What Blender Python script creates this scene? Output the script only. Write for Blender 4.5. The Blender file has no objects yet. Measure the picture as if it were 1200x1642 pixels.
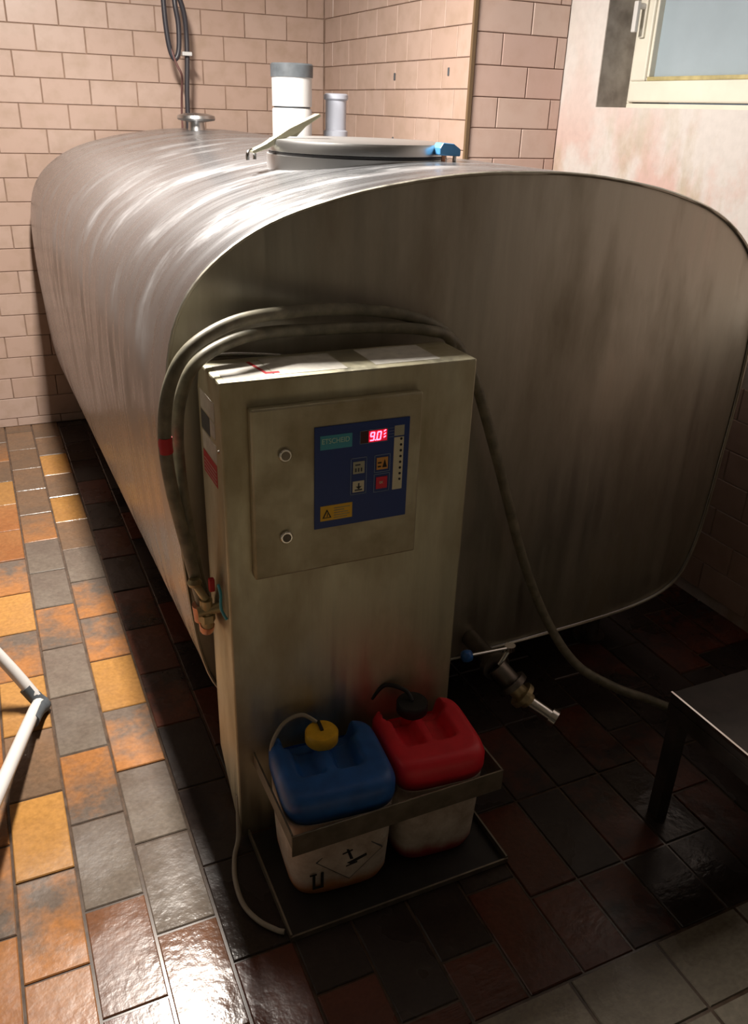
import bpy, bmesh, math, random
from mathutils import Vector, Matrix
random.seed(7)
S = bpy.context.scene
COL = S.collection
# ------------------------------------------------------------------ camera
cd = bpy.data.cameras.new('camera'); cam = bpy.data.objects.new('camera', cd); COL.objects.link(cam)
cd.sensor_fit = 'HORIZONTAL'; cd.sensor_width = 36.0; cd.lens = 1340.41 * 36.0 / 1200.0
cd.clip_start = 0.02
R = ((0.91010, -0.15300, 0.38511), (-0.41312, -0.40765, 0.81434), (0.03239, -0.90023, -0.43421))
cam.matrix_world = Matrix(((R[0][0], -R[0][1], -R[0][2], 0.0), (R[1][0], -R[1][1], -R[1][2], 0.0),
                           (R[2][0], -R[2][1], -R[2][2], 1.52), (0, 0, 0, 1)))
S.camera = cam
# ------------------------------------------------------------------ world, exposure
W = bpy.data.worlds.new('world'); S.world = W; W.use_nodes = True
W.node_tree.nodes['Background'].inputs[0].default_value = (0.45, 0.58, 0.72, 1)
W.node_tree.nodes['Background'].inputs[1].default_value = 0.25
S.view_settings.view_transform = 'Standard'; S.view_settings.look = 'None'
S.view_settings.gamma = 1.0; S.view_settings.use_curve_mapping = False
S.view_settings.exposure = 0.0
# ------------------------------------------------------------------ ceiling tube light
ld = bpy.data.lights.new('tube_light', 'AREA'); ld.shape = 'RECTANGLE'; ld.size = 0.12; ld.size_y = 0.58
ld.energy = 152; ld.color = (1.0, 0.92, 0.83)
lamp_light = bpy.data.objects.new('tube_light', ld); COL.objects.link(lamp_light)
lamp_light.location = (0.36, 2.46, 2.435)

# ================================================================== materials
def nt(name):
    m = bpy.data.materials.new(name); m.use_nodes = True
    t = m.node_tree; return m, t, t.nodes['Principled BSDF']
def N(t, k, **kw):
    n = t.nodes.new(k)
    for a, v in kw.items():
        if a.startswith('i_'): n.inputs[a[2:].replace('_', ' ')].default_value = v
        else: setattr(n, a, v)
    return n
def c4(c): return (c[0], c[1], c[2], 1.0)
def noise(t, scale=(1, 1, 1), detail=4, rough=0.55, coord='Object', sc=1.0, rnd=False):
    tc = N(t, 'ShaderNodeTexCoord'); mp = N(t, 'ShaderNodeMapping'); mp.inputs['Scale'].default_value = scale
    t.links.new(tc.outputs[coord], mp.inputs['Vector'])
    v = mp.outputs[0]
    if rnd:
        oi = N(t, 'ShaderNodeObjectInfo'); ml = N(t, 'ShaderNodeMath', operation='MULTIPLY'); ml.inputs[1].default_value = 37.0
        t.links.new(oi.outputs['Random'], ml.inputs[0])
        ad = N(t, 'ShaderNodeVectorMath', operation='ADD'); t.links.new(v, ad.inputs[0]); t.links.new(ml.outputs[0], ad.inputs[1]); v = ad.outputs[0]
    n = N(t, 'ShaderNodeTexNoise'); n.inputs['Scale'].default_value = sc; n.inputs['Detail'].default_value = detail
    n.inputs['Roughness'].default_value = rough
    t.links.new(v, n.inputs['Vector']); return n.outputs[0]
def ramp(t, src, stops):
    r = N(t, 'ShaderNodeValToRGB'); e = r.color_ramp.elements
    while len(e) < len(stops): e.new(0.5)
    for k, (p, c) in zip(e, stops): k.position = p; k.color = c4(c) if not isinstance(c, (int, float)) else (c, c, c, 1)
    t.links.new(src, r.inputs[0]); return r.outputs[0]
def mix(t, fac, a, b, mode='MIX'):
    m = N(t, 'ShaderNodeMix', data_type='RGBA', blend_type=mode)
    for s, v in ((m.inputs[0], fac), (m.inputs[6], a), (m.inputs[7], b)):
        if hasattr(v, 'is_linked') or isinstance(v, bpy.types.NodeSocket): t.links.new(v, s)
        else: s.default_value = v if isinstance(v, (int, float)) else c4(v)
    return m.outputs[2]
def bump(t, b, src, strength=0.3, dist=0.002):
    n = N(t, 'ShaderNodeBump'); n.inputs['Strength'].default_value = strength; n.inputs['Distance'].default_value = dist
    t.links.new(src, n.inputs['Height']); t.links.new(n.outputs[0], b.inputs['Normal'])
def plain(name, col, rough=0.5, metal=0.0, var=0.0, sc=20, coat=0.0):
    m, t, b = nt(name); b.inputs['Roughness'].default_value = rough; b.inputs['Metallic'].default_value = metal
    b.inputs['Base Color'].default_value = c4(col); b.inputs['Coat Weight'].default_value = coat
    if var:
        f = noise(t, sc=sc)
        d = tuple(max(0, x * (1 - var)) for x in col); l = tuple(min(1, x * (1 + var)) for x in col)
        t.links.new(ramp(t, f, [(0.3, d), (0.7, l)]), b.inputs['Base Color'])
    return m
M = {}
# --- floor tile: two body colours per tile, flashed into each other, wet
def tile_floor_mat():
    m, t, b = nt('flashed_floor_tile')
    oi = N(t, 'ShaderNodeObjectInfo'); at = N(t, 'ShaderNodeAttribute', attribute_type='OBJECT', attribute_name='flash')
    n = noise(t, sc=16, detail=5, rough=0.65, rnd=True)
    tc = N(t, 'ShaderNodeTexCoord'); sx = N(t, 'ShaderNodeSeparateXYZ'); t.links.new(tc.outputs['Object'], sx.inputs[0])
    g = N(t, 'ShaderNodeMath', operation='MULTIPLY_ADD'); g.inputs[1].default_value = -1.5
    t.links.new(sx.outputs['Y'], g.inputs[0]); t.links.new(n, g.inputs[2])
    f = ramp(t, g.outputs[0], [(0.32, 0.0), (0.70, 1.0)])
    c = mix(t, f, oi.outputs['Color'], at.outputs['Color'])
    sp = noise(t, sc=90, detail=3, rnd=True)
    c = mix(t, 0.35, c, ramp(t, sp, [(0.3, (0.25, 0.25, 0.25)), (0.7, (1, 1, 1))]), 'MULTIPLY')
    t.links.new(c, b.inputs['Base Color'])
    ge = N(t, 'ShaderNodeNewGeometry'); wn = N(t, 'ShaderNodeTexNoise'); wn.inputs['Scale'].default_value = 3.2; wn.inputs['Detail'].default_value = 4
    t.links.new(ge.outputs['Position'], wn.inputs['Vector'])
    t.links.new(ramp(t, wn.outputs[0], [(0.40, 0.13), (0.60, 0.40)]), b.inputs['Roughness'])
    b.inputs['Specular IOR Level'].default_value = 0.4
    bump(t, b, noise(t, sc=38, detail=3, rnd=True), 0.35, 0.003)
    return m
M['ftile'] = tile_floor_mat()
M['grout'] = plain('dark_wet_grout', (0.075, 0.05, 0.035), 0.22, var=0.4, sc=30)
def wall_tile_mat(name, a, b_, dirt):
    m, t, b = nt(name); oi = N(t, 'ShaderNodeObjectInfo')
    c = mix(t, oi.outputs['Random'], a, b_)
    c = mix(t, ramp(t, noise(t, sc=14, rnd=True), [(0.45, 0.0), (0.75, 0.6)]), c, dirt)
    t.links.new(c, b.inputs['Base Color']); b.inputs['Roughness'].default_value = 0.33
    bump(t, b, noise(t, sc=25, rnd=True), 0.15, 0.002); return m
M['wtile'] = wall_tile_mat('beige_wall_tile', (0.425, 0.300, 0.243), (0.455, 0.335, 0.28), (0.34, 0.242, 0.175))
M['wtile_pink'] = wall_tile_mat('pinkish_wall_tile', (0.54, 0.375, 0.325), (0.57, 0.43, 0.37), (0.48, 0.325, 0.265))
M['wgrout'] = plain('wall_grout', (0.236, 0.155, 0.112), 0.8, var=0.3)
M['trim'] = plain('brown_corner_trim', (0.13, 0.08, 0.04), 0.6)
def plaster():
    m, t, b = nt('stained_plaster'); 
    n1 = noise(t, (1, 1.2, 1), sc=3.2, detail=6, rough=0.6); n2 = noise(t, (1, 1.8, 0.9), sc=3.8, detail=6, rough=0.65); n3 = noise(t, sc=30, detail=4)
    c = mix(t, ramp(t, n1, [(0.46, 0.0), (0.60, 0.75)]), (0.496, 0.453, 0.428), (0.459, 0.260, 0.217))
    tc = N(t, 'ShaderNodeTexCoord'); sx = N(t, 'ShaderNodeSeparateXYZ'); t.links.new(tc.outputs['Object'], sx.inputs[0])
    st = mix(t, ramp(t, n2, [(0.50, 0.0), (0.66, 0.65)]), c, (0.322, 0.248, 0.149))
    c = mix(t, ramp(t, sx.outputs['Z'], [(0.0, 1.0), (1.0, 0.0)]), (0.56, 0.525, 0.50), st)
    c = mix(t, ramp(t, sx.outputs['Z'], [(0.15, 0.0), (0.5, 1.0)]), st, c)
    c = mix(t, 0.2, c, ramp(t, n3, [(0.3, 0.6), (0.6, 1.0)]), 'MULTIPLY')
    t.links.new(c, b.inputs['Base Color']); b.inputs['Roughness'].default_value = 0.75
    bump(t, b, n3, 0.3, 0.003); return m
M['plaster'] = plaster()
def reveal():
    m, t, b = nt('mouldy_reveal')
    c = ramp(t, noise(t, sc=14, detail=6), [(0.3, (0.174, 0.149, 0.130)), (0.6, (0.322, 0.291, 0.260))])
    t.links.new(c, b.inputs['Base Color']); b.inputs['Roughness'].default_value = 0.85; return m
M['reveal'] = reveal()
M['wall_dark'] = plain('dark_room_wall', (0.11, 0.105, 0.085), 0.7, var=0.15)
M['ceil'] = plain('ceiling_paint', (0.40, 0.385, 0.35), 0.8, var=0.08)
M['wall_far'] = plain('room_wall_paint', (0.09, 0.08, 0.065), 0.7, var=0.15)
# --- stainless steel
def steel(name, col, rough, stretch, amp=0.12, dirt=None, dirt_scale=(3, 3, 3), streak=None, bumps=0.05, metal=1.0):
    m, t, b = nt(name); b.inputs['Metallic'].default_value = metal
    n = noise(t, stretch, detail=5, rough=0.7)
    c = ramp(t, n, [(0.3, tuple(x * (1 - amp) for x in col)), (0.7, tuple(min(1, x * (1 + amp)) for x in col))])
    r = ramp(t, n, [(0.3, rough * 0.75), (0.7, rough * 1.25)])
    if dirt:
        d = ramp(t, noise(t, dirt_scale, detail=6, rough=0.6), [(0.42, 0.0), (0.68, 1.0)])
        c = mix(t, d, c, dirt)
        r = mix(t, d, r, (min(1, rough + .25),) * 3)
    if streak:
        s = ramp(t, noise(t, streak, detail=6, rough=0.65), [(0.50, 0.0), (0.66, 1.0)])
        r = mix(t, s, r, (0.46, 0.46, 0.46)); c = mix(t, s, c, (0.50, 0.50, 0.515))
    t.links.new(c, b.inputs['Base Color']); t.links.new(r, b.inputs['Roughness'])
    bump(t, b, n, bumps, 0.001); return m
M['tank'] = steel('brushed_tank_steel', (0.37, 0.38, 0.40), 0.27, (0.8, 24, 0.8), 0.05, None, streak=(2.6, 6.5, 2.6), bumps=0.008, metal=0.93)
M['tank_end'] = steel('dull_end_steel', (0.54, 0.52, 0.45), 0.42, (30, 30, 1.5), 0.10, (0.36, 0.32, 0.25), (4, 4, 1.2), bumps=0.05)
M['cab'] = steel('dull_cabinet_steel', (0.68, 0.66, 0.52), 0.45, (40, 40, 2), 0.10, (0.50, 0.45, 0.30), (6, 6, 2.5), bumps=0.04)
M['door'] = steel('brushed_door_steel', (0.62, 0.59, 0.46), 0.48, (60, 60, 3), 0.12, (0.46, 0.41, 0.27), (5, 5, 5), bumps=0.04)
M['chrome'] = plain('polished_steel', (0.75, 0.74, 0.72), 0.18, 1.0)
M['dsteel'] = plain('stained_dark_steel', (0.20, 0.18, 0.16), 0.45, 1.0, var=0.4, sc=15)
M['strap'] = plain('dull_strap_steel', (0.26, 0.23, 0.18), 0.5, 0.8, var=0.25, sc=25)
M['rust'] = plain('dark_rusty_bench_steel', (0.028, 0.021, 0.018), 0.6, 0.0, var=0.5, sc=14)
M['traymat'] = plain('black_stained_tray', (0.022, 0.021, 0.021), 0.45, 0.0, var=0.4, sc=12)
M['satin'] = plain('satin_lid_steel', (0.52, 0.52, 0.52), 0.34, 1.0)
M['hose'] = plain('grey_rubber_hose', (0.20, 0.185, 0.135), 0.45, var=0.35, sc=35)
M['hose_thin'] = plain('clear_grey_tube', (0.36, 0.33, 0.27), 0.4)
M['cable'] = plain('black_cable', (0.03, 0.028, 0.035), 0.4)
M['cable2'] = plain('brown_hose', (0.12, 0.055, 0.05), 0.4, var=0.4)
M['black'] = plain('black_rubber', (0.015, 0.015, 0.017), 0.5)
M['blackink'] = plain('black_print', (0.02, 0.02, 0.02), 0.6)
M['white_pl'] = plain('white_plastic', (0.496, 0.496, 0.496), 0.35)
M['grey_pl'] = plain('grey_plastic_pipe', (0.34, 0.36, 0.42), 0.35)
M['dgrey_pl'] = plain('dark_grey_band', (0.07, 0.08, 0.09), 0.5, var=0.3)
M['cream'] = plain('cream_steel_lever', (0.446, 0.422, 0.298), 0.35, 0.6)
M['bluecap'] = plain('blue_plastic', (0.062, 0.223, 0.446), 0.4)
M['copper'] = plain('copper_pipe', (0.62, 0.28, 0.16), 0.4, 0.7, var=0.2)
M['brass'] = plain('grimy_brass', (0.46, 0.38, 0.22), 0.45, 0.7, var=0.3)
M['red'] = plain('red_plastic', (0.80, 0.025, 0.045), 0.4, var=0.10)
M['redtape'] = plain('red_tape', (0.55, 0.02, 0.03), 0.5)
M['blue'] = plain('blue_canister_plastic', (0.020, 0.115, 0.40), 0.38, var=0.25, sc=18)
M['yellow'] = plain('yellow_plastic_cap', (0.88, 0.50, 0.03), 0.45, var=0.2, sc=30)
def tubmat(name, stain):
    m, t, b = nt(name)
    c = ramp(t, noise(t, sc=16, detail=6, rough=0.7), [(0.3, (0.40, 0.32, 0.24)), (0.65, (0.72, 0.66, 0.58))])
    tc = N(t, 'ShaderNodeTexCoord'); sx = N(t, 'ShaderNodeSeparateXYZ'); t.links.new(tc.outputs['Object'], sx.inputs[0])
    n = noise(t, (1, 1, 0.3), sc=22, detail=4); ad = N(t, 'ShaderNodeMath', operation='MULTIPLY_ADD'); ad.inputs[1].default_value = 0.05
    t.links.new(n, ad.inputs[0]); t.links.new(sx.outputs['Z'], ad.inputs[2])
    f = ramp(t, ad.outputs[0], [(0.045, 1.0), (0.075, 0.0)])
    t.links.new(mix(t, f, c, stain), b.inputs['Base Color']); b.inputs['Roughness'].default_value = 0.55; return m
M['tub_o'] = tubmat('grubby_white_tub_rust_foot', (0.50, 0.20, 0.07))
M['tub_r'] = tubmat('grubby_white_tub_red_foot', (0.33, 0.03, 0.03))
M['winframe'] = plain('white_window_frame', (0.66, 0.63, 0.54), 0.4, var=0.05, sc=8)
M['bead'] = plain('yellowed_bead', (0.384, 0.322, 0.149), 0.6, var=0.3, sc=18)
M['pane'] = plain('frosted_pane', (0.31, 0.375, 0.42), 0.35, var=0.06, sc=6)
M['white_metal'] = plain('white_lacquered_metal', (0.62, 0.60, 0.58), 0.3)
M['panelblue'] = plain('dark_blue_overlay', (0.012, 0.050, 0.26), 0.35)
M['teal'] = plain('teal_badge', (0.07, 0.42, 0.56), 0.45)
M['teal_txt'] = plain('pale_badge_print', (0.55, 0.85, 0.72), 0.5)
M['ivory'] = plain('ivory_print', (0.82, 0.80, 0.60), 0.5)
M['olive'] = plain('grey_green_key', (0.50, 0.52, 0.40), 0.5)
M['orange'] = plain('orange_key', (0.82, 0.42, 0.10), 0.5)
M['redkey'] = plain('red_key', (0.80, 0.03, 0.07), 0.45)
M['outline'] = plain('pale_outline_print', (0.25, 0.36, 0.55), 0.5)
M['warn'] = plain('yellow_warning_print', (0.92, 0.58, 0.05), 0.5)
M['paper'] = plain('pale_paper', (0.66, 0.64, 0.58), 0.6, var=0.15, sc=40)
M['dispglass'] = plain('dark_red_display', (0.05, 0.002, 0.006), 0.2)
def emis(name, col, s):
    m, t, b = nt(name); b.inputs['Base Color'].default_value = c4(col); b.inputs['Emission Color'].default_value = c4(col)
    b.inputs['Emission Strength'].default_value = s; return m
M['led'] = emis('red_led', (1.0, 0.10, 0.18), 6.0)
M['ledback'] = emis('red_led_glow', (0.9, 0.01, 0.05), 0.35)

# ================================================================== geometry helpers
def loc_of(p):
    v = Vector((0, 0, 0))
    while p is not None: v = v + p.location; p = p.parent
    return v
def tag(o, label=None, cat=None, group=None, kind=None):
    if label: o['label'] = label
    if cat: o['category'] = cat
    if group: o['group'] = group
    if kind: o['kind'] = kind
    return o
def thing(name, loc, label, cat, group=None):
    o = bpy.data.objects.new(name, None); COL.objects.link(o); o.location = loc; o.empty_display_size = 0.05
    return tag(o, label, cat, group)
class MB:
    def __init__(s): s.v = []; s.f = []
    def add(s, v, f):
        n = len(s.v); s.v += [tuple(p) for p in v]; s.f += [tuple(i + n for i in q) for q in f]; return s
    def box(s, a, b):
        (x0, y0, z0), (x1, y1, z1) = a, b
        return s.add([(x0,y0,z0),(x1,y0,z0),(x1,y1,z0),(x0,y1,z0),(x0,y0,z1),(x1,y0,z1),(x1,y1,z1),(x0,y1,z1)],
                     [(0,3,2,1),(4,5,6,7),(0,1,5,4),(1,2,6,5),(2,3,7,6),(3,0,4,7)])
    def lathe(s, prof, c=(0,0,0), axis=(0,0,1), n=32):
        q = Vector((0,0,1)).rotation_difference(Vector(axis).normalized()); c = Vector(c); v = []; f = []
        for r, h in prof:
            for k in range(n):
                a = 2*math.pi*k/n; v.append(c + q @ Vector((r*math.cos(a), r*math.sin(a), h)))
        for i in range(len(prof)-1):
            for k in range(n): f.append((i*n+k, i*n+(k+1)%n, (i+1)*n+(k+1)%n, (i+1)*n+k))
        f.append(tuple(reversed(range(n)))); f.append(tuple((len(prof)-1)*n+k for k in range(n)))
        return s.add(v, f)
    def cyl(s, a, b, r, n=24, r2=None):
        d = Vector(b)-Vector(a); return s.lathe([(r,0),(r if r2 is None else r2, d.length)], a, d, n)
    def tube(s, pts, r, n=12, smooth=6, closed=False):
        P = [Vector(p) for p in pts]
        if smooth > 1:
            Q = []; m = len(P)
            for i in range(m-1 if not closed else m):
                g = lambda k: P[k % m] if closed else P[min(max(k,0),m-1)]
                p0,p1,p2,p3 = g(i-1),g(i),g(i+1),g(i+2)
                for k in range(smooth):
                    u = k/smooth; Q.append(0.5*((2*p1)+(p2-p0)*u+(2*p0-5*p1+4*p2-p3)*u*u+(3*p1-p0-3*p2+p3)*u**3))
            if not closed: Q.append(P[-1])
            P = Q
        m = len(P); v = []; f = []; up = None
        for i in range(m):
            d = (P[(i+1)%m]-P[i-1]) if closed else (P[min(i+1,m-1)]-P[max(i-1,0)]); d.normalize()
            if up is None: up = d.orthogonal().normalized()
            up = (up - d*up.dot(d)).normalized(); w = d.cross(up)
            for k in range(n):
                a = 2*math.pi*k/n; v.append(P[i]+(up*math.cos(a)+w*math.sin(a))*r)
        for i in range(m if closed else m-1):
            j = (i+1) % m
            for k in range(n): f.append((i*n+k, i*n+(k+1)%n, j*n+(k+1)%n, j*n+k))
        if not closed: f.append(tuple(reversed(range(n)))); f.append(tuple((m-1)*n+k for k in range(n)))
        return s.add(v, f)
    def prism(s, poly, d):       # poly: 3D points of a planar face, d: extrusion vector
        n = len(poly); d = Vector(d); v = [Vector(p) for p in poly] + [Vector(p)+d for p in poly]
        f = [tuple(reversed(range(n))), tuple(range(n,2*n))] + [(k,(k+1)%n,n+(k+1)%n,n+k) for k in range(n)]
        return s.add(v, f)
    def build(s, name, mat, parent=None, smooth=None, bevel=0.0, seg=2, origin=None):
        off = loc_of(parent) if parent is not None else Vector(origin or (0,0,0))
        me = bpy.data.meshes.new(name); me.from_pydata([Vector(p)-off for p in s.v], [], s.f); me.validate()
        bm = bmesh.new(); bm.from_mesh(me); bmesh.ops.recalc_face_normals(bm, faces=bm.faces)
        if bevel: bmesh.ops.bevel(bm, geom=[e for e in bm.edges if e.is_manifold and e.calc_face_angle(0) > 0.6], offset=bevel, segments=seg, affect='EDGES', profile=0.5)
        bm.to_mesh(me); bm.free()
        if smooth: me.shade_smooth(); me.set_sharp_from_angle(angle=math.radians(smooth))
        me.materials.append(M[mat]); o = bpy.data.objects.new(name, me); COL.objects.link(o)
        o.parent = parent
        if parent is None: o.location = off
        return o
def B(a, b): return MB().box(a, b)
def sup(cx, cy, hx, hy, z, n=40, e=5.0):
    r = []
    for k in range(n):
        a = 2*math.pi*k/n; c, s_ = math.cos(a), math.sin(a)
        r.append((cx+hx*math.copysign(abs(c)**(2/e), c), cy+hy*math.copysign(abs(s_)**(2/e), s_), z))
    return r
def loft(rings, cap0=True, cap1=True):
    n = len(rings[0]); m = MB(); f = []
    for i in range(len(rings)-1):
        for k in range(n): f.append((i*n+k, i*n+(k+1)%n, (i+1)*n+(k+1)%n, (i+1)*n+k))
    if cap0: f.append(tuple(reversed(range(n))))
    if cap1: f.append(tuple((len(rings)-1)*n+k for k in range(n)))
    return m.add([p for r in rings for p in r], f)
def text_mesh(txt, size, mat, parent, origin, name='lettering', rot=None, align='LEFT', sx=1.0, extrude=0.0004):
    cu = bpy.data.curves.new('t', 'FONT'); cu.body = txt; cu.size = size; cu.extrude = extrude; cu.align_x = align
    ob = bpy.data.objects.new('t', cu); COL.objects.link(ob); bpy.context.view_layer.update()
    me = bpy.data.meshes.new_from_object(ob.evaluated_get(bpy.context.evaluated_depsgraph_get()))
    bpy.data.objects.remove(ob)
    rt = rot or Matrix.Rotation(math.pi/2, 4, 'X')
    me.transform(Matrix.Translation(Vector(origin)-loc_of(parent)) @ rt @ Matrix.Diagonal((sx,1,1,1)))
    me.materials.clear(); me.materials.append(M[mat]); me.name = name
    o = bpy.data.objects.new(name, me); COL.objects.link(o); o.parent = parent; return o

# ================================================================== setting
XD = 2.127; XB = 1.727; YC = 2.96; YW = 4.42; ZT = 2.62; XL = -1.4; YF = -1.7
# -- floor with flashed tiles
floor = B((XL-.1, YF-.1, -0.12), (XD+.3, YW+.1, -0.004)).build('floor', 'grout'); tag(floor, kind='structure')
def tile_mesh(w, h, t, ch, name, mat):
    x, y = w/2, h/2
    v = [(-x,-y,-t),(x,-y,-t),(x,y,-t),(-x,y,-t),(-x,-y,-ch),(x,-y,-ch),(x,y,-ch),(-x,y,-ch),(-x+ch,-y+ch,0),(x-ch,-y+ch,0),(x-ch,y-ch,0),(-x+ch,y-ch,0)]
    f = [(0,1,5,4),(1,2,6,5),(2,3,7,6),(3,0,4,7),(4,5,9,8),(5,6,10,9),(6,7,11,10),(7,4,8,11),(8,9,10,11)]
    me = bpy.data.meshes.new(name); me.from_pydata(v, [], f); me.materials.append(M[mat]); return me
Y_, O_, T_, G_, R_, D_ = (0.446, 0.223, 0.062), (0.360, 0.155, 0.053), (0.211, 0.124, 0.071), (0.136, 0.105, 0.084), (0.124, 0.038, 0.022), (0.031, 0.022, 0.020)  # D_: dark tiles, lowered further to carry the floor shade in their colour
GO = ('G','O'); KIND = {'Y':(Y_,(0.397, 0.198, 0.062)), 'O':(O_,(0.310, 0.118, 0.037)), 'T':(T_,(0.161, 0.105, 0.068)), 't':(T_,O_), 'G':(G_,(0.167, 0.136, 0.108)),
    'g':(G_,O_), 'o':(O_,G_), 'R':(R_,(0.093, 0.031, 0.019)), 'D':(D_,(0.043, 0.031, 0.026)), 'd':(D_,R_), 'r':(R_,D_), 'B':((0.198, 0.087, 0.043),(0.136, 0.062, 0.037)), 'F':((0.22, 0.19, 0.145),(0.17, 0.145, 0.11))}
ftile = tile_mesh(0.120, 0.244, 0.012, 0.0022, 'floor_tile', 'ftile')
fbig = tile_mesh(0.208, 0.208, 0.012, 0.0022, 'broad_floor_tile', 'ftile')
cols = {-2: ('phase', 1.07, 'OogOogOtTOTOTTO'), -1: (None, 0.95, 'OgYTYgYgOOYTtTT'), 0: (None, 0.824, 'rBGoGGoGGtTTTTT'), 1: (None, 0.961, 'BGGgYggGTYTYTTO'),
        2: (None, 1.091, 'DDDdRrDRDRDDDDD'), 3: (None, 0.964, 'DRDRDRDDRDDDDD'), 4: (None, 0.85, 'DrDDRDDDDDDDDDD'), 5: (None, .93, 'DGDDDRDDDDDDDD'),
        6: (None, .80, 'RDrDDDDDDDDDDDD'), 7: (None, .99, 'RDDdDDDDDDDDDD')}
nt_count = 0; hidden = MB()
def put_tile(me, x, y, kind, scl=(1,1,1)):
    o = bpy.data.objects.new(me.name, me); COL.objects.link(o); o.parent = floor; o.location = (x, y, random.uniform(-.0012, .0008))
    o.rotation_euler = (random.uniform(-.004,.004), random.uniform(-.004,.004), 0); o.scale = scl
    a, b = KIND[kind]; k = random.uniform(.88, 1.12); o.color = (a[0]*k, a[1]*k, a[2]*k, 1); o['flash'] = [b[0]*k, b[1]*k, b[2]*k]
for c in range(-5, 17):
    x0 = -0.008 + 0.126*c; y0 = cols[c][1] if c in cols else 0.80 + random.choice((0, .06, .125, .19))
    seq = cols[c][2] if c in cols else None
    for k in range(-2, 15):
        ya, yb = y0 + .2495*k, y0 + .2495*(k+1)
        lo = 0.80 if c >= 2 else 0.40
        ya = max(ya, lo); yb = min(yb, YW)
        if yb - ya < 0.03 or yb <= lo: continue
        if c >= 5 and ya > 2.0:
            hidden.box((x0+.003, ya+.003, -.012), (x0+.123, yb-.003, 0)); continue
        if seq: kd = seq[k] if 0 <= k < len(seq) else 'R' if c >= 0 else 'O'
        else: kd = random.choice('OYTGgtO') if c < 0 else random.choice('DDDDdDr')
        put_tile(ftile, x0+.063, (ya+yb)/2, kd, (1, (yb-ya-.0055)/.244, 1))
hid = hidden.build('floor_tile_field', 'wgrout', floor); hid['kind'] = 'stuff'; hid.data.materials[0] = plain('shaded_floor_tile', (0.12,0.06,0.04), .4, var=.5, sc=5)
for i in range(0, 9):
    xa = 0.244 + (0.16 if i else 0) + .216*(i-1 if i else 0); xb = .404 + .216*i
    xa = .244 if i == 0 else xb - .216
    for ya, yb in ((.645, .80), (.429, .645), (.213, .429)):
        put_tile(fbig, (xa+xb)/2, (ya+yb)/2, 'F', ((xb-xa-.007)/.208, (yb-ya-.007)/.208, 1))
ff = MB()
for i in range(-8, 9):
    for j in range(-9, 1):
        xa, ya = .404+.216*(i-1), -.003+.216*j
        ff.box((xa+.003, ya+.003, -.012), (xa+.213, ya+.213, 0))
ffo = ff.build('broad_tile_field', 'wgrout', floor); ffo['kind'] = 'stuff'; ffo.data.materials[0] = plain('tan_floor_tile', (0.52, 0.44, 0.31), .35, var=.3, sc=6)
# -- walls
wb = B((XL-.1, YW, -.1), (XB+.12, YW+.1, ZT)).build('wall_back', 'wgrout'); tag(wb, kind='structure')
wB = B((XB, YC+.10, -.1), (XB+.1, YW+.1, ZT)).build('wall_right_far', 'wgrout'); tag(wB, kind='structure')
wC = B((XB, YC, -.1), (XD+.35, YC+.10, ZT)).build('wall_right_step', 'wgrout'); tag(wC, kind='structure')
wtile = tile_mesh(0.2065, 0.1015, 0.006, 0.0018, 'wall_tile', 'wtile')
wtile2 = tile_mesh(0.2065, 0.1015, 0.006, 0.0018, 'wall_tile', 'wtile_pink')
def put_wtile(me, parent, c, size, face):
    o = bpy.data.objects.new('wall_tile', me); COL.objects.link(o); o.parent = parent
    rx = Matrix.Rotation(math.pi/2, 3, 'X')
    if face == 'y': r = rx
    else: r = Matrix.Rotation(-math.pi/2, 3, 'Z') @ rx
    j = Matrix.Rotation(random.uniform(-.004,.004), 3, 'X') @ Matrix.Rotation(random.uniform(-.004,.004), 3, 'Z')
    o.matrix_local = Matrix.Translation(c) @ (j @ r).to_4x4() @ Matrix.Diagonal(((size[0]-.0045)/.2065, (size[1]-.003)/.1015, 1, 1))
def courses(parent, me, face, plane, a0, a1, z0, z1, zph, ph, mod, hmod=.1036):
    k = math.floor((z0-zph)/hmod)
    while zph + hmod*k < z1:
        za, zb = max(zph+hmod*k, z0), min(zph+hmod*(k+1), z1)
        if zb - za > .02:
            j = math.floor((a0-ph)/mod)-1; s0 = ph + (mod/2 if k % 2 else 0)
            while s0 + mod*j < a1:
                aa, ab = max(s0+mod*j, a0), min(s0+mod*(j+1), a1)
                if ab-aa > .02:
                    c = ((aa+ab)/2, plane, (za+zb)/2) if face == 'y' else (plane, (aa+ab)/2, (za+zb)/2)
                    put_wtile(me, parent, c, (ab-aa, zb-za), face)
                j += 1
        k += 1
courses(wb, wtile, 'y', YW-.005, -.42, XB-.004, 0, 2.12, .042, .163, .2102)
courses(wB, wtile, 'x', XB-.005, YC+.006, YW-.008, .98, 2.12, .042, 3.073, .2045)
courses(wC, wtile2, 'y', YC-.005, XB+.006, XD-.002, .98, 2.12, 1.78-.1036*10, 1.963, .236)
t1 = B((XB-.011, YC-.011, 0), (XB+.003, YC+.003, ZT)).build('trim_1', 'trim'); tag(t1, kind='structure')
for y, z in ((3.591,1.645),(3.122,1.655),(3.585,1.399)):
    B((XB-.009, y-.005, z-.014), (XB-.003, y+.005, z+.014)).build('wall_plug', 'dgrey_pl', wB, bevel=.002)
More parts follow.
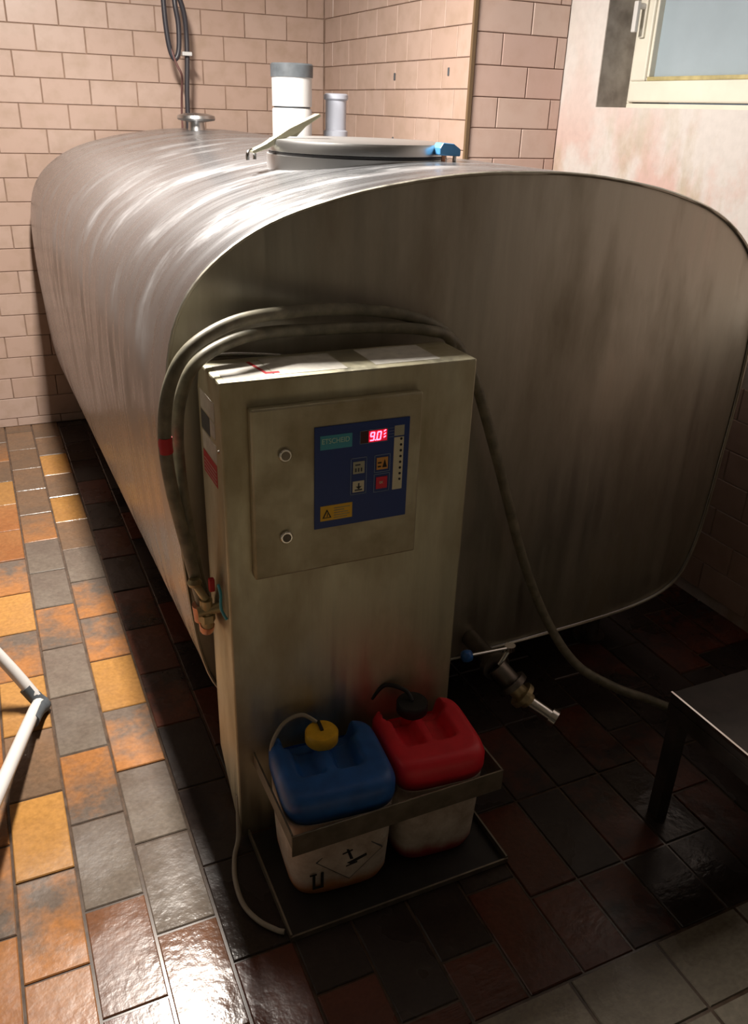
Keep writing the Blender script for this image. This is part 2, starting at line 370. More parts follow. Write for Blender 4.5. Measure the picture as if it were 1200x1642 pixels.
# right wall with window opening y 1.80-2.741, z 1.552-2.16
wy0, wy1, wz0, wz1, WT = 1.80, 2.741, 1.552, 2.16, 0.34
m = MB(); m.box((XD, YF-.1, -.1), (XD+WT, YC, wz0)).box((XD, YF-.1, wz1), (XD+WT, YC, ZT)).box((XD, wy1, wz0), (XD+WT, YC, wz1)).box((XD, YF-.1, wz0), (XD+WT, wy0, wz1))
wD = m.build('wall_right', 'plaster', origin=(XD, 2.0, 1.05)); tag(wD, kind='structure')
lin = MB().box((XD+.0005, wy1-.004, wz0), (XD+.14, wy1, wz1)).build('reveal_lining', 'reveal', wD)
wtile3 = tile_mesh(0.2065, 0.1015, 0.006, 0.0018, 'wall_tile', 'wtile')
for k in range(7):
    za = .042 + .1036*k
    for j in range(-1, 9):
        aa = .55 + .21*j + (.105 if k % 2 else 0); o = bpy.data.objects.new('wall_tile', wtile3); COL.objects.link(o); o.parent = wD
        o.matrix_local = Matrix.Translation(Vector((XD-.005, aa+.105, za+.0518)) - Vector((XD, 2.0, 1.05))) @ (Matrix.Rotation(-math.pi/2, 3, 'Z') @ Matrix.Rotation(math.pi/2, 3, 'X')).to_4x4()
wn = B((XD-.02, YF, 0), (XD, .34, 1.15)).build('added_dark_panel', 'wall_dark'); tag(wn, kind='structure')  # unseen dark panel, added to dim what the tank end reflects
w1 = B((XL-.1, YF, -.1), (XL, YW, ZT)).build('wall_left', 'wall_far'); tag(w1, kind='structure')
w2 = B((XL-.1, YF-.1, -.1), (XD, YF, ZT)).build('wall_front', 'wall_dark'); tag(w2, kind='structure')
ce = B((XL-.1, YF-.1, ZT), (XD+.35, YW+.1, ZT+.1)).build('ceiling', 'ceil'); tag(ce, kind='structure')
# window
XWn = XD + .135
win = bpy.data.objects.new('window_1', None); COL.objects.link(win); win.location = (XWn, (wy0+wy1)/2, wz0); tag(win, 'white framed window with frosted pane in the stained plaster wall', kind='structure')
def ring(x0, x1, y0, y1, z0, z1, w, wb_=None):
    wb_ = wb_ or w; g = MB()
    return g.box((x0,y0,z0),(x1,y1,z0+wb_)).box((x0,y0,z1-w),(x1,y1,z1)).box((x0,y0,z0+wb_),(x1,y0+w,z1-w)).box((x0,y1-w,z0+wb_),(x1,y1,z1-w))
ring(XWn, XWn+.07, wy0, wy1-.004, wz0, wz1, .030, .016).build('window_frame', 'winframe', win, bevel=.002)
sash = ring(XWn-.012, XWn+.05, wy0+.016, wy1-.018, wz0+.020, wz1-.016, .078, .068).build('sash', 'winframe', win, bevel=.006)
ring(XWn-.004, XWn+.03, wy0+.094, wy1-.096, wz0+.088, wz1-.094, .012).build('glazing_bead', 'winframe', sash, bevel=.003)
B((XWn-.005, wy0+.100, wz0+.0885), (XWn+.029, wy1-.1005, wz0+.1015)).build('lower_bead', 'bead', sash, bevel=.002)
B((XWn+.020, wy0+.10, wz0+.094), (XWn+.026, wy1-.10, wz1-.10)).build('pane', 'pane', win)
hd = MB().box((XWn-.022, wy1-.066, 1.775), (XWn-.012, wy1-.040, 1.90)).build('handle', 'winframe', win, bevel=.003)
MB().cyl((XWn-.05, wy1-.053, 1.87), (XWn-.02, wy1-.053, 1.87), .010).box((XWn-.060, wy1-.063, 1.79), (XWn-.045, wy1-.042, 1.885)).build('handle_grip', 'white_metal', hd, bevel=.003)

# ================================================================== ceiling lamp (holds the tube light)
lt = thing('ceiling_lamp', (0.36, 2.46, ZT), 'white ceiling lamp above the left side of the tank', 'lamp')
B((0.27, 2.12, 2.54), (0.45, 2.80, ZT)).build('housing', 'white_metal', lt, bevel=.01)
MB().tube([(0.36, 2.16, 2.50), (0.36, 2.76, 2.50)], .019, 16, 1).build('tube', 'white_pl', lt, smooth=40)
for y in (2.15, 2.77): B((0.34, y-.012, 2.475), (0.38, y+.012, 2.545)).build('socket', 'white_pl', lt, bevel=.003)

# ================================================================== milk tank
TX, TY = 1.085, 1.60
HALF = [(0,1.410),(.10,1.409),(.216,1.400),(.354,1.380),(.446,1.360),(.548,1.330),(.625,1.294),(.690,1.248),(.738,1.196),(.771,1.130),(.789,1.04),
        (.795,.93),(.793,.80),(.785,.66),(.776,.52),(.762,.40),(.735,.30),(.690,.240),(.60,.205),(.45,.187),(.22,.180),(0,.178)]
ctrl = [Vector((u, z)) for u, z in HALF] + [Vector((-u, z)) for u, z in reversed(HALF[1:-1])]
OUT = []
for i in range(len(ctrl)):
    p0, p1, p2, p3 = ctrl[i-1], ctrl[i], ctrl[(i+1) % len(ctrl)], ctrl[(i+2) % len(ctrl)]
    for k in range(3):
        u = k/3; OUT.append(0.5*((2*p1)+(p2-p0)*u+(2*p0-5*p1+4*p2-p3)*u*u+(3*p1-p0-3*p2+p3)*u**3))
def oring(y, s=1.0, inset=0.0):
    r = []
    for p in OUT:
        d = p - Vector((0, .8)); L = d.length; d = d*(s*(L-inset)/L); r.append((TX+d.x, y, .8+d.y))
    return r
tank = thing('milk_cooling_tank', (TX, TY, 0), 'large rounded stainless steel milk tank filling the room', 'tank')
YE = 4.33
rings = [oring(TY+.004, 1, .006), oring(TY, 1, .003), oring(TY, 1), oring(TY+.006)] + [oring(TY + .1*k) for k in range(1, 27)] + [oring(YE-.06), oring(YE-.03, 1, .01), oring(YE-.01, 1, .03), oring(YE, 1, .06)]
loft(rings, False, True).build('shell', 'tank', tank, smooth=50)
loft([oring(TY+.012, 1, .004), oring(TY+.006, 1, .005)], True, True).build('end_panel', 'tank_end', tank, smooth=30)
MB().tube(oring(TY+.001, 1, .002), .004, 6, 1, True).build('rim_seam', 'tank_end', tank, smooth=60)
for lx, ly in ((.55,1.75),(1.62,1.75),(.55,4.1),(1.62,4.1)):
    MB().cyl((lx,ly,.012),(lx,ly,.24),.03).cyl((lx,ly,.0),(lx,ly,.014),.05).build('leg', 'dsteel', tank, smooth=40)
# manhole with lid, clamp lever and blue hinge
ML = (0.945, 2.155)
MB().lathe([(.234,1.375),(.234,1.411),(.21,1.411)], (ML[0],ML[1],0), n=56).build('manhole_collar', 'satin', tank, smooth=40)
MB().lathe([(.229,1.411),(.229,1.417)], (ML[0],ML[1],0), n=56).build('gasket', 'black', tank, smooth=40)
lid = MB().lathe([(.226,1.417),(.231,1.419),(.231,1.438),(.227,1.445),(.20,1.448),(.06,1.449),(.01,1.449)], (ML[0],ML[1],0), n=56).build('manhole_lid', 'satin', tank, smooth=40)
lv = MB(); lv.prism([(.838,2.14,1.499),(.832,2.14,1.505),(.752,2.14,1.470),(.690,2.14,1.434),(.656,2.14,1.419),(.660,2.14,1.412),(.698,2.14,1.424),(.735,2.14,1.445),(.765,2.14,1.456)], (0,.030,0))
lever = lv.build('clamp_lever', 'cream', lid, bevel=.002)
MB().prism([(.742,2.148,1.452),(.742,2.148,1.462),(.79,2.148,1.482),(.815,2.148,1.490),(.775,2.148,1.452)], (0,.006,0)).build('clamp_bracket', 'cream', lid)
MB().tube([(.645,2.142,1.398),(.645,2.142,1.411),(.652,2.148,1.418),(.662,2.155,1.418),(.669,2.162,1.411),(.669,2.162,1.398)], .0045, 8, 4).build('clamp_hook', 'chrome', tank, smooth=60)
hg = MB().prism([(1.058,1.925,1.424),(1.058,1.925,1.440),(1.066,1.925,1.452),(1.096,1.925,1.450),(1.116,1.925,1.438),(1.116,1.925,1.422)], (0,.04,0)).build('hinge_cover', 'bluecap', tank, bevel=.003)
for x in (1.076, 1.108): MB().cyl((x,1.94,1.395),(x,1.94,1.430),.005).build('hinge_post', 'copper' if x < 1.09 else 'chrome', hg, smooth=40)
# mushroom cap on a neck near the far end
MB().lathe([(.042,1.37),(.034,1.445)], (1.020,4.05,0)).build('agitator_neck', 'satin', tank, smooth=40)
MB().lathe([(.028,1.440),(.080,1.449),(.084,1.456),(.080,1.468),(.05,1.476),(.01,1.478)], (1.020,4.05,0)).build('agitator_cap', 'satin', tank, smooth=40)
# outlet valve at the foot of the end panel
vb = MB().cyl((1.06,1.605,.235),(1.05,1.47,.240),.024).cyl((1.05,1.475,.240),(1.049,1.455,.241),.038).build('outlet_neck', 'dsteel', tank, smooth=40)
MB().cyl((1.047,1.455,.243),(1.075,1.42,.205),.028).cyl((1.072,1.424,.209),(1.079,1.414,.198),.042).build('valve_body', 'dsteel', tank, smooth=40)
MB().cyl((1.077,1.417,.201),(1.112,1.389,.160),.022).cyl((1.095,1.403,.180),(1.103,1.396,.172),.036).build('valve_union', 'brass', tank, smooth=40)
MB().cyl((1.112,1.389,.160),(1.150,1.335,.136),.018).cyl((1.146,1.34,.138),(1.156,1.327,.132),.025).build('outlet_spout', 'chrome', tank, smooth=40)
vs = MB().cyl((1.052,1.45,.25),(1.085,1.455,.292),.008).lathe([(.014,0),(.014,.014)], (1.083,1.455,.285)).build('valve_stem', 'chrome', tank, smooth=40)
MB().cyl((1.085,1.452,.293),(.960,1.452,.303),.0045).build('valve_handle', 'chrome', vs, smooth=40)
MB().lathe([(.006,-.014),(.014,-.010),(.016,0),(.014,.010),(.006,.014)], (.952,1.452,.304), (1,0,-.08)).build('valve_knob', 'blue', vs, smooth=60)
tank.rotation_euler.z = math.radians(1.05)

# pipes standing on the tank
p1 = thing('standpipe', (1.160, 3.3, 1.400), 'thick white plastic pipe with dark grey top band on the tank', 'pipe')
MB().lathe([(.074,1.402),(.074,1.506),(.071,1.512)], (1.160,3.3,0)).build('lower_sleeve', 'white_pl', p1, smooth=40)
MB().lathe([(.068,1.510),(.068,1.520)], (1.160,3.3,0)).build('joint', 'dgrey_pl', p1, smooth=40)
MB().lathe([(.074,1.518),(.075,1.62)], (1.160,3.3,0)).build('upper_sleeve', 'white_pl', p1, smooth=40)
MB().lathe([(.078,1.615),(.079,1.655),(.074,1.660),(.055,1.660)], (1.160,3.3,0)).build('top_band', 'dgrey_pl', p1, smooth=40)
p2 = thing('standpipe', (1.378, 3.4, 1.394), 'slim grey plastic pipe with socket rings behind the tank lid', 'pipe')
MB().lathe([(.041,1.394),(.041,1.56)], (1.378,3.4,0)).build('tube', 'grey_pl', p2, smooth=40)
for a, b in ((1.408,1.440),(1.545,1.569)):
    MB().lathe([(.043,a),(.048,a+.005),(.048,b-.005),(.040,b)], (1.378,3.4,0)).build('socket_ring', 'grey_pl', p2, smooth=40)

# cable with hanging loop on the back wall
cb = thing('hanging_cable', (0.977, 4.24, 1.40), 'dark cable with a hanging loop in front of the back wall tiles', 'cable')
MB().tube([(.890,4.2,2.62),(.893,4.2,2.2),(.896,4.2,1.912),(.901,4.2,1.80),(.912,4.2,1.724),(.931,4.2,1.690),(.950,4.2,1.727),(.955,4.2,1.822),(.945,4.2,1.90),(.948,4.21,1.95),(.966,4.22,1.935),(.988,4.23,1.875),(.997,4.24,1.80),(.995,4.24,1.70),(.985,4.24,1.55),(.982,4.24,1.372)], .0112, 10, 8).build('cord', 'cable', cb, smooth=60)
MB().tube([(.915,4.195,1.73),(.932,4.19,1.675),(.955,4.2,1.634),(.965,4.24,1.60),(.968,4.29,1.50),(.968,4.30,1.38)], .005, 8, 6).build('thin_cord', 'cable2', cb, smooth=60)
B((.968,4.21,1.706),(1.012,4.27,1.722)).build('cable_tie', 'white_pl', cb, bevel=.003)

# ================================================================== control cabinet
CX0, CX1, CY, CB = .348, .872, 1.389, 1.555
cab = thing('control_cabinet', (.61, 1.47, 0), 'tall dull steel control cabinet standing against the end of the tank', 'cabinet')
MB().prism([(CX0,CY,.0),(CX0,CB-.012,.15),(CX0,CB,1.03),(CX0,CB-.02,1.081),(CX0,CY,1.081)], (CX1-CX0,0,0)).build('body', 'cab', cab, bevel=.004)
dx0, dx1, dz0, dz1, DY = .397, .744, .684, 1.032, 1.367
door = B((dx0, DY, dz0), (dx1, CY-.001, dz1)).build('door', 'door', cab, bevel=.004)
MB().box((dx0+.012, CY-.004, dz0+.012), (dx1-.012, CY+.001, dz1-.012)).build('door_seal', 'black', cab)
for z in (.940, .770):
    lk = MB().lathe([(.0135,0),(.0135,.004),(.011,.007),(.009,.007)], (.460, DY, z), (0,-1,0), 24).build('lock', 'chrome', door, smooth=40)
    MB().lathe([(.0085,0),(.0085,.0078)], (.460, DY, z), (0,-1,0), 20).build('lock_core', 'dsteel', door, smooth=40)
PY = DY - .0025
pan = B((.518, PY, .775), (.716, DY, .986)).build('control_panel', 'panelblue', door, bevel=.0008)
def fl(name, mat, x0, x1, z0, z1, d=.0008, par=None): return B((x0, PY-d, z0), (x1, PY, z1)).build(name, mat, par or door)
fl('badge', 'teal', .529, .594, .940, .968)
text_mesh('ETSCHEID', .0145, 'teal_txt', door, (.5315, PY-.0012, .952), 'badge_lettering', sx=.88)
fl('display_window', 'dispglass', .611, .668, .943, .968)
def frame(x0, x1, z0, z1, w=.0011):
    g = MB(); d = .0009
    for a in ((x0,x1,z0,z0+w),(x0,x1,z1-w,z1),(x0,x0+w,z0,z1),(x1-w,x1,z0,z1)): g.box((a[0],PY-d,a[2]),(a[1],PY,a[3]))
    return g
frame(.610,.669,.942,.969,.0008).build('display_outline', 'outline', door)
frame(.592,.626,.838,.915).build('key_outline', 'outline', door)
frame(.642,.676,.878,.915).build('key_outline', 'outline', door)
frame(.642,.676,.836,.875).build('key_outline', 'outline', door)
fl('key', 'olive', .597,.621,.882,.907,.0014); fl('key', 'ivory', .597,.621,.843,.866,.0014)
fl('key', 'orange', .647,.671,.884,.909,.0014); fl('key', 'redkey', .647,.671,.843,.868,.0014)
# key pictograms
g = MB()
for k in range(3): g.box((.601+.006*k, PY-.0018, .886), (.604+.006*k, PY-.0013, .894))
g.box((.601,PY-.0018,.899),(.612,PY-.0013,.902)); g.build('key_print', 'dgrey_pl', door)
g = MB(); g.box((.601,PY-.0018,.846),(.617,PY-.0013,.849)); g.box((.608,PY-.0018,.851),(.611,PY-.0013,.862)); g.prism([(.603,PY-.0018,.855),(.6095,PY-.0018,.849),(.616,PY-.0018,.855)],(0,.0005,0)); g.build('key_print', 'dgrey_pl', door)
g = MB(); g.prism([(.659,PY-.0018,.888),(.669,PY-.0018,.888),(.664,PY-.0018,.905)],(0,.0005,0)); g.box((.649,PY-.0018,.897),(.657,PY-.0013,.900)); g.box((.649,PY-.0018,.889),(.656,PY-.0013,.892)); g.build('key_print', 'rust', door)
text_mesh('0K', .008, 'ivory', door, (.6535, PY-.0018, .8535), 'key_lettering')
fl('scale_strip', 'ivory', .683,.704,.836,.947); fl('scale_head', 'olive', .683,.704,.950,.971)
for k in range(8):
    MB().cyl((.698,PY-.0016,.943-.0122*k),(.698,PY,.943-.0122*k),.0026,10).build('scale_dot', 'blackink', door)
g = MB()
for k in range(4): g.box((.671,PY-.0008,.949+.006*k),(.682,PY,.9497+.006*k))
g.build('scale_lines', 'outline', door)
fl('warning_sticker', 'warn', .530,.597,.791,.823)
g = MB(); yq = PY-.0013
g.prism([(.534,yq,.797),(.553,yq,.797),(.5435,yq,.816)],(0,.0004,0)); g.build('warning_triangle', 'blackink', door)
MB().prism([(.5375,yq-.0002,.7988),(.5495,yq-.0002,.7988),(.5435,yq-.0002,.811)],(0,.0003,0)).build('triangle_field', 'warn', door)
MB().prism([(.5425,yq-.0004,.800),(.5448,yq-.0004,.800),(.5455,yq-.0004,.806),(.5428,yq-.0004,.809),(.5440,yq-.0004,.8045)],(0,.0003,0)).build('bolt_print', 'blackink', door)
g = MB()
for k, w in enumerate((.034,.022,.030,.033,.028)): g.box((.558,yq,.8155-.0052*k),(.558+w,PY,.8172-.0052*k))
g.build('warning_print', 'brass', door)
# seven-segment reading 9.0 and three slanted bars
B((.628,PY-.0012,.944),(.667,PY-.0006,.967)).build('display_backlight', 'ledback', door)
SEG = {'9':'abcdfg','0':'abcdef'}
def digit(x, ch):
    z0, h, w, t = .9465, .018, .0098, .0023; g = MB(); sl = .12
    def bar(xa, za, xb, zb):
        q = lambda X, Z: (x+X+sl*Z, PY-.0022, z0+Z)
        g.prism([q(xa,za),q(xb,za),q(xb,zb),q(xa,zb)], (0,.0008,0))
    S_ = {'a':(t*.5,h-t,w-t*.5,h),'d':(t*.5,0,w-t*.5,t),'g':(t*.5,h/2-t/2,w-t*.5,h/2+t/2),'f':(0,h/2+.0004,t,h-t*.6),'e':(0,t*.6,t,h/2-.0004),'b':(w-t,h/2+.0004,w,h-t*.6),'c':(w-t,t*.6,w,h/2-.0004)}
    for s in SEG[ch]: bar(*S_[s])
    g.build('display_digit', 'led', door)
digit(.6295, '9'); digit(.6435, '0')
B((.6408,PY-.0022,.9465),(.6430,PY-.0014,.9487)).build('display_point', 'led', door)
for k in range(3):
    zz = .950+.0062*k; xx = .6595
    MB().prism([(xx,PY-.0022,zz),(xx+.0045,PY-.0022,zz+.0022),(xx+.0045,PY-.0022,zz+.0042),(xx,PY-.0022,zz+.002)],(0,.0008,0)).build('display_bar', 'led', door)
# stickers on top and on the side
MB().box((.362,1.395,1.0812),(.455,1.500,1.0816)).box((.458,1.405,1.0812),(.60,1.515,1.0816)).build('top_sticker', 'paper', cab)
MB().prism([(.430,1.50,1.0818),(.437,1.50,1.0818),(.447,1.425,1.0818),(.470,1.425,1.0818),(.470,1.415,1.0818),(.442,1.415,1.0818)],(0,0,.0003)).build('red_mark', 'redtape', cab)
MB().box((.66,1.41,1.0812),(.80,1.52,1.0816)).build('top_sticker', 'paper', cab)
def side(name, mat, y0, y1, z0, z1, d=.0006): return B((CX0-d, y0, z0), (CX0, y1, z1)).build(name, mat, cab)
side('side_sticker', 'paper', 1.430, 1.535, .994, 1.030); side('side_sticker', 'dgrey_pl', 1.47, 1.533, .952, .990); side('side_sticker', 'paper', 1.430, 1.466, .960, .990)
side('side_sticker', 'paper', 1.428, 1.531, .912, .948); side('red_side_sticker', 'redtape', 1.430, 1.531, .862, .908)
g = MB()
for k in range(4): g.box((CX0-.001, 1.436, .868+.008*k), (CX0-.0005, 1.526, .8692+.008*k))
g.build('sticker_print', 'paper', cab)
MB().lathe([(.004,0),(.003,.003)], (CX0,1.408,.945), (-1,0,0), 12).build('screw', 'chrome', cab)
# brass fittings on the cabinet side
ft = MB().cyl((.349,1.455,.585),(.300,1.462,.578),.011).cyl((.318,1.462,.54),(.318,1.462,.605),.013).cyl((.318,1.462,.555),(.318,1.462,.572),.018,6).build('valve_fitting', 'brass', cab, smooth=40)
MB().cyl((.318,1.462,.605),(.30,1.475,.640),.008).lathe([(.012,0),(.015,.008),(.010,.016)], (.30,1.475,.635)).build('fitting_cap', 'brass', ft, smooth=40)
B((.322,1.440,.632),(.334,1.452,.662)).build('red_tag', 'redtape', ft, bevel=.003)
MB().tube([(.335,1.42,.66),(.338,1.415,.64),(.336,1.41,.61),(.345,1.405,.585)], .003, 8, 4).build('teal_tube', 'teal', ft, smooth=60)
MB().tube([(.318,1.462,.545),(.318,1.47,.53),(.322,1.495,.525),(.326,1.52,.530)], .015, 12, 4).build('copper_bend', 'copper', ft, smooth=60)
MB().cyl((.317,1.502,.535),(.313,1.497,.575),.017).build('hose_coupling', 'copper', ft, smooth=40)

# hoses over the cabinet
H1 = [(.318,1.500,.575),(.297,1.485,.69),(.266,1.46,.867),(.260,1.45,.984),(.279,1.45,1.075),(.324,1.46,1.131),(.414,1.49,1.162),(.539,1.53,1.164),(.668,1.553,1.156),(.796,1.556,1.134),(.895,1.562,1.088),(.972,1.565,.992),(1.064,1.565,.767),(1.174,1.56,.471),(1.26,1.53,.276),(1.327,1.47,.164),(1.407,1.40,.115),(1.50,1.36,.075),(1.60,1.33,.030),(1.75,1.32,.014),(1.95,1.36,.014)]
ho = thing('milk_hose', (1.95,1.36,0), 'long grey rubber hose arching over the cabinet and down to the floor', 'hose')
MB().tube(H1, .0125, 14, 8).build('hose_body', 'hose', ho, smooth=60)
MB().tube([(.2606,1.4515,.940),(.2598,1.4502,.955),(.2600,1.450,.970)], .0130, 14, 3).build('red_band', 'redtape', ho, smooth=60)
H2 = [(.334,1.520,.545),(.314,1.50,.646),(.292,1.485,.828),(.288,1.478,.961),(.303,1.478,1.044),(.344,1.487,1.100),(.445,1.515,1.128),(.586,1.538,1.124),(.727,1.545,1.117),(.839,1.54,1.104),(.908,1.56,1.07),(.93,1.575,.95),(.93,1.578,.80)]
h2 = MB().tube(H2, .0120, 14, 8).build('milk_hose', 'hose', origin=(.334,1.52,.545), smooth=60); tag(h2, 'shorter grey hose lying under the long hose on the cabinet top', 'hose')
cp = MB().tube([(.362,1.572,1.062),(.50,1.574,1.066),(.62,1.575,1.06)], .0045, 10, 4).build('refrigerant_pipe', 'chrome', origin=(.36,1.572,1.06), smooth=60); tag(cp, 'thin bright pipe running behind the cabinet top, farther of two', 'pipe', 'pipes behind the cabinet')
cp = MB().tube([(.350,1.562,1.080),(.42,1.563,1.082),(.52,1.565,1.07)], .0045, 10, 4).build('refrigerant_pipe', 'chrome', origin=(.35,1.562,1.08), smooth=60); tag(cp, 'thin bright pipe running behind the cabinet top, nearer of two', 'pipe', 'pipes behind the cabinet')

# ================================================================== floor tray, tubs and canisters
tr = thing('drip_tray', (.62, 1.24, 0), 'flat dark steel drip tray on the floor under the canisters', 'tray')
B((.368,1.092,.0012),(.874,1.386,.003)).build('base_sheet', 'traymat', tr)
for a, b in (((.364,1.090,.0012),(.368,1.386,.020)), ((.364,1.088,.0012),(.878,1.092,.014)), ((.874,1.090,.0012),(.878,1.386,.020))):
    B(a, b).build('rim', 'strap', tr)
st = thing('canister_strap', (.62, 1.26, .21), 'flat steel strap bent around the two canister tubs', 'strap')
B((.384,1.132,.184),(.869,1.136,.238)).build('front_bar', 'strap', st, bevel=.001)
B((.384,1.136,.205),(.388,1.388,.240)).build('side_arm', 'strap', st)
B((.865,1.136,.184),(.869,1.388,.238)).build('side_arm', 'strap', st)
def tubset(cx, cy, w, d, rot, color, tubm, capm, cap_off, labels, cats):
    hx, hy = w/2, d/2
    t = thing('canister_tub', (cx, cy, .003), labels[0], 'tub', 'tubs in the drip tray'); z = .003
    r = [sup(cx,cy,hx*.80,hy*.80,z,40,4), sup(cx,cy,hx*.89,hy*.89,z+.006,40,4), sup(cx,cy,hx*.93,hy*.93,z+.03), sup(cx,cy,hx*.97,hy*.97,z+.12), sup(cx,cy,hx,hy,z+.217), sup(cx,cy,hx-.003,hy-.003,z+.217), sup(cx,cy,hx*.95-.003,hy*.95-.003,z+.06), sup(cx,cy,hx*.86,hy*.86,z+.012)]
    loft(r, True, True).build('tub_body', tubm, t, smooth=50)
    t.rotation_euler.z = rot
    j = thing('canister', (cx, cy, .015), labels[1], 'canister', 'canisters in tubs')
    jx, jy = hx+.004, hy+.002; n = 36; V = []; F = []; top = .292; zb = .25
    for a in range(n+1):
        for b in range(n+1):
            u, v = 2*a/n-1, 2*b/n-1; mx = max(abs(u), abs(v)); e = 5
            s = mx/((abs(u)**e+abs(v)**e)**(1/e)) if mx > 0 else 1
            X, Yv = u*s*jx, v*s*jy; dd = (1-mx)*jx; rr = .024
            zz = top - (0 if dd >= rr else rr*(1-math.sqrt(max(0, 1-((rr-dd)/rr)**2))))
            # U-shaped hollow open to the rear round a central grip
            sm = lambda q, lo, hi: max(0, min(1, (q-lo)/(hi-lo)))**2*(3-2*max(0, min(1, (q-lo)/(hi-lo))))
            Uc = (X+.008)/jx; Vc = Yv/jy
            well = sm(.62-abs(Uc), 0, .16)*sm(Vc+.42, 0, .25)
            grip = sm(.17-abs(Uc), 0, .10)*sm(.62-Vc, 0, .1)
            back = sm(.70-abs(Uc), 0, .12)*sm(Vc-.42, 0, .18)
            zz -= max(.030*well*(1-.85*grip), .045*back)
            V.append((cx+X, cy+Yv, zz))
    idx = lambda a, b: a*(n+1)+b
    for a in range(n):
        for b in range(n): F.append((idx(a,b), idx(a+1,b), idx(a+1,b+1), idx(a,b+1)))
    per = [idx(a,0) for a in range(n)] + [idx(n,b) for b in range(n)] + [idx(a,n) for a in range(n,0,-1)] + [idx(0,b) for b in range(n,0,-1)]
    prev = per
    for zc, sc in ((.240,1.0),(.226,.975),(.222,.94),(.10,.90),(.03,.85),(.016,.78)):
        cur = []
        for k in per: V.append((cx+(V[k][0]-cx)*sc, cy+(V[k][1]-cy)*sc, zc)); cur.append(len(V)-1)
        for k in range(len(per)): F.append((prev[k], prev[(k+1)%len(per)], cur[(k+1)%len(per)], cur[k]))
        prev = cur
    F.append(tuple(prev)); g = MB(); g.v = V; g.f = F; g.build('canister_body', color, j, smooth=60)
    kx, ky = cx+cap_off[0], cy+cap_off[1]
    cp_ = MB().lathe([(.024,.245),(.024,.292)], (kx,ky,0)).build('spout', color, j, smooth=40)
    MB().lathe([(.033,.284),(.036,.288),(.036,.309),(.033,.313),(.012,.313)], (kx,ky,0), n=40).build('screw_cap', capm, j, smooth=40)
    j.rotation_euler.z = rot
    return t, j, kx, ky
tb, jb, kx, ky = tubset(.517,1.261,.234,.218,math.radians(-5),'blue','tub_o','yellow',(-.004,.058),('grubby white tub with a corrosive hazard label, under the blue canister','blue plastic canister with a yellow screw cap'),None)
tr2, jr, rx_, ry_ = tubset(.748,1.262,.206,.214,math.radians(-5),'red','tub_r','black',(-.010,.072),('grubby white tub with a reddish foot, under the red canister','red plastic canister with a black cap'),None)
# slotted tube entry on the yellow cap and dosing tube
B((kx-.003,ky-.002,.3125),(kx+.004,ky+.030,.3165)).build('cap_slot', 'black', jb)
MB().tube([(kx-.004,ky+.028,.315),(kx-.035,ky+.036,.335),(kx-.075,ky+.030,.328),(kx-.104,ky+.016,.295),(kx-.108,ky+.014,.262)], .0045, 8, 6).build('dosing_tube', 'hose_thin', jb, smooth=60)
MB().tube([(rx_,ry_,.313),(rx_-.01,ry_+.02,.33),(rx_-.05,ry_+.045,.335),(rx_-.08,ry_+.05,.30)], .005, 8, 6).build('dosing_tube', 'black', jr, smooth=60)
# hazard label on the blue canister's tub (tub-local, front face)
fy = 1.263-.218/2*.965-.0015
def dia(s, dy): return [(.528,fy-dy,.110+s),(.528+s*1.05,fy-dy,.110),(.528,fy-dy,.110-s),(.528-s*1.05,fy-dy,.110)]
MB().prism(dia(.070,.0005),(0,.004,0)).build('label_border', 'dgrey_pl', tb)
MB().prism(dia(.067,.001),(0,.004,0)).build('hazard_label', 'tub_o', tb)
g = MB(); q = fy-.0016
g.prism([(.520,q,.130),(.526,q,.128),(.536,q,.098),(.529,q,.098)],(0,.001,0)); g.prism([(.512,q,.120),(.534,q,.126),(.534,q,.122),(.512,q,.116)],(0,.001,0))
g.prism([(.522,q,.090),(.565,q,.105),(.566,q,.098),(.530,q,.084)],(0,.001,0)); g.prism([(.520,q,.082),(.545,q,.088),(.545,q,.084),(.520,q,.079)],(0,.001,0)); g.build('hazard_print', 'blackink', tb)
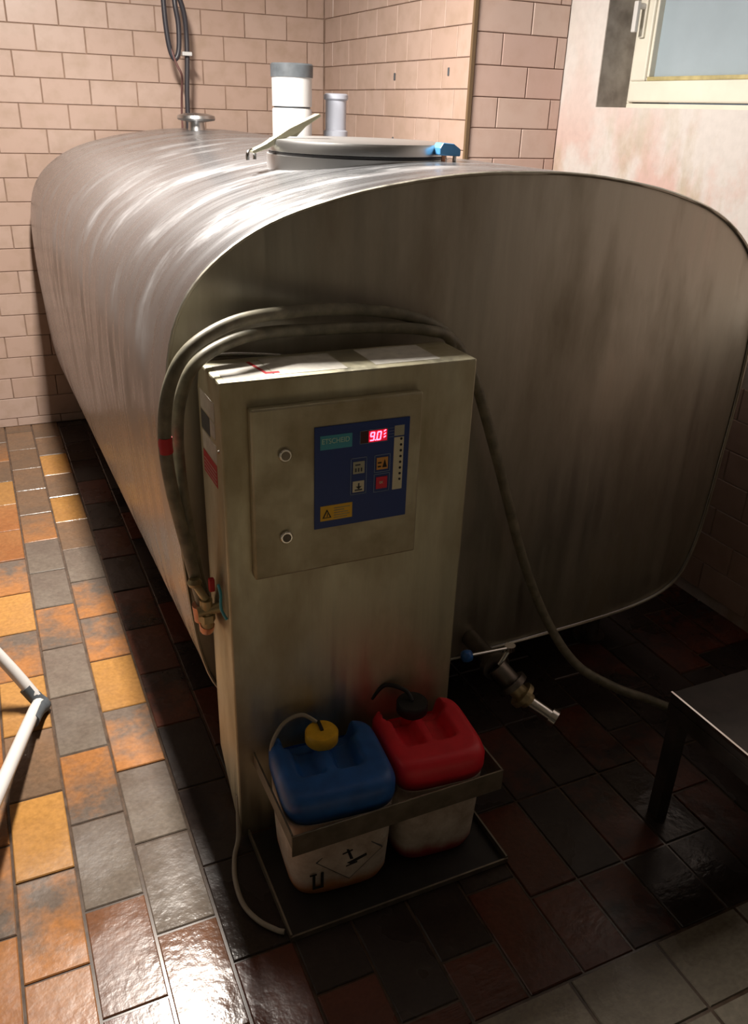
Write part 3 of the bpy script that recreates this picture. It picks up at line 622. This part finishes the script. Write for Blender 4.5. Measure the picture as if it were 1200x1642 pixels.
g = MB(); g.box((.447,q,.040),(.453,q+.001,.080)).box((.465,q,.040),(.471,q+.001,.080)).box((.447,q,.036),(.471,q+.001,.042)).box((.441,q,.076),(.456,q+.001,.080)).build('number_print', 'blackink', tb)
# thin hose looping on the floor
th = MB().tube([(.350,1.405,.115),(.347,1.400,.06),(.338,1.375,.015),(.318,1.335,.007),(.302,1.275,.007),(.300,1.208,.007),(.318,1.157,.007),(.345,1.122,.007),(.358,1.112,.007)], .0055, 10, 8).build('drain_hose', 'hose_thin', origin=(.32,1.25,0), smooth=60)
tag(th, 'thin pale hose looping on the dark floor beside the drip tray', 'hose')

# ================================================================== low bench at the right
bn = thing('low_bench', (1.65, .85, 0), 'low dark rusty steel bench with a bright edge at the right', 'bench')
B((1.283,.50,.322),(2.08,1.10,.350)).build('bench_top', 'rust', bn, bevel=.003)
B((1.283,.50,.285),(1.290,1.10,.322)).build('apron', 'rust', bn)
for x, y in ((1.300,1.075),(2.05,1.075),(1.300,.53),(2.05,.53)): B((x-.016,y-.016,0),(x+.016,y+.016,.322)).build('leg', 'rust', bn)
B((1.281,.50,.346),(1.286,1.10,.3515)).build('bright_edge', 'chrome', bn)  # bright strip along the bench's left edge

# ================================================================== white tube rack at the left edge
rk = thing('tube_rack', (-.03, 2.04, 0), 'white bent metal tube with a black corner cap on the left floor', 'rack')
P0 = (-.030,2.035,.022)
MB().tube([(-.30,2.22,.44),(-.111,2.099,.155),(-.044,2.047,.045),P0,(-.046,1.985,.040),(-.134,1.585,.150),(-.24,1.10,.285)], .0165, 12, 4).build('frame_tube', 'white_metal', rk, smooth=60)
MB().tube([(-.30,2.22,.44),(-.45,1.9,.62),(-.40,1.4,.55),(-.24,1.10,.285)], .0135, 12, 6).build('upper_tube', 'white_metal', rk, smooth=60)
MB().tube([(-.060,2.058,.066),(-.037,2.042,.030),(-.022,2.030,.016),(-.038,1.995,.030),(-.056,1.925,.050)], .0190, 12, 3).build('corner_cap', 'dgrey_pl', rk, smooth=60)
MB().tube([(-.45,1.9,.62),(-.52,1.9,.30),(-.56,1.9,.012)], .0135, 12, 3).build('leg', 'white_metal', rk, smooth=60)
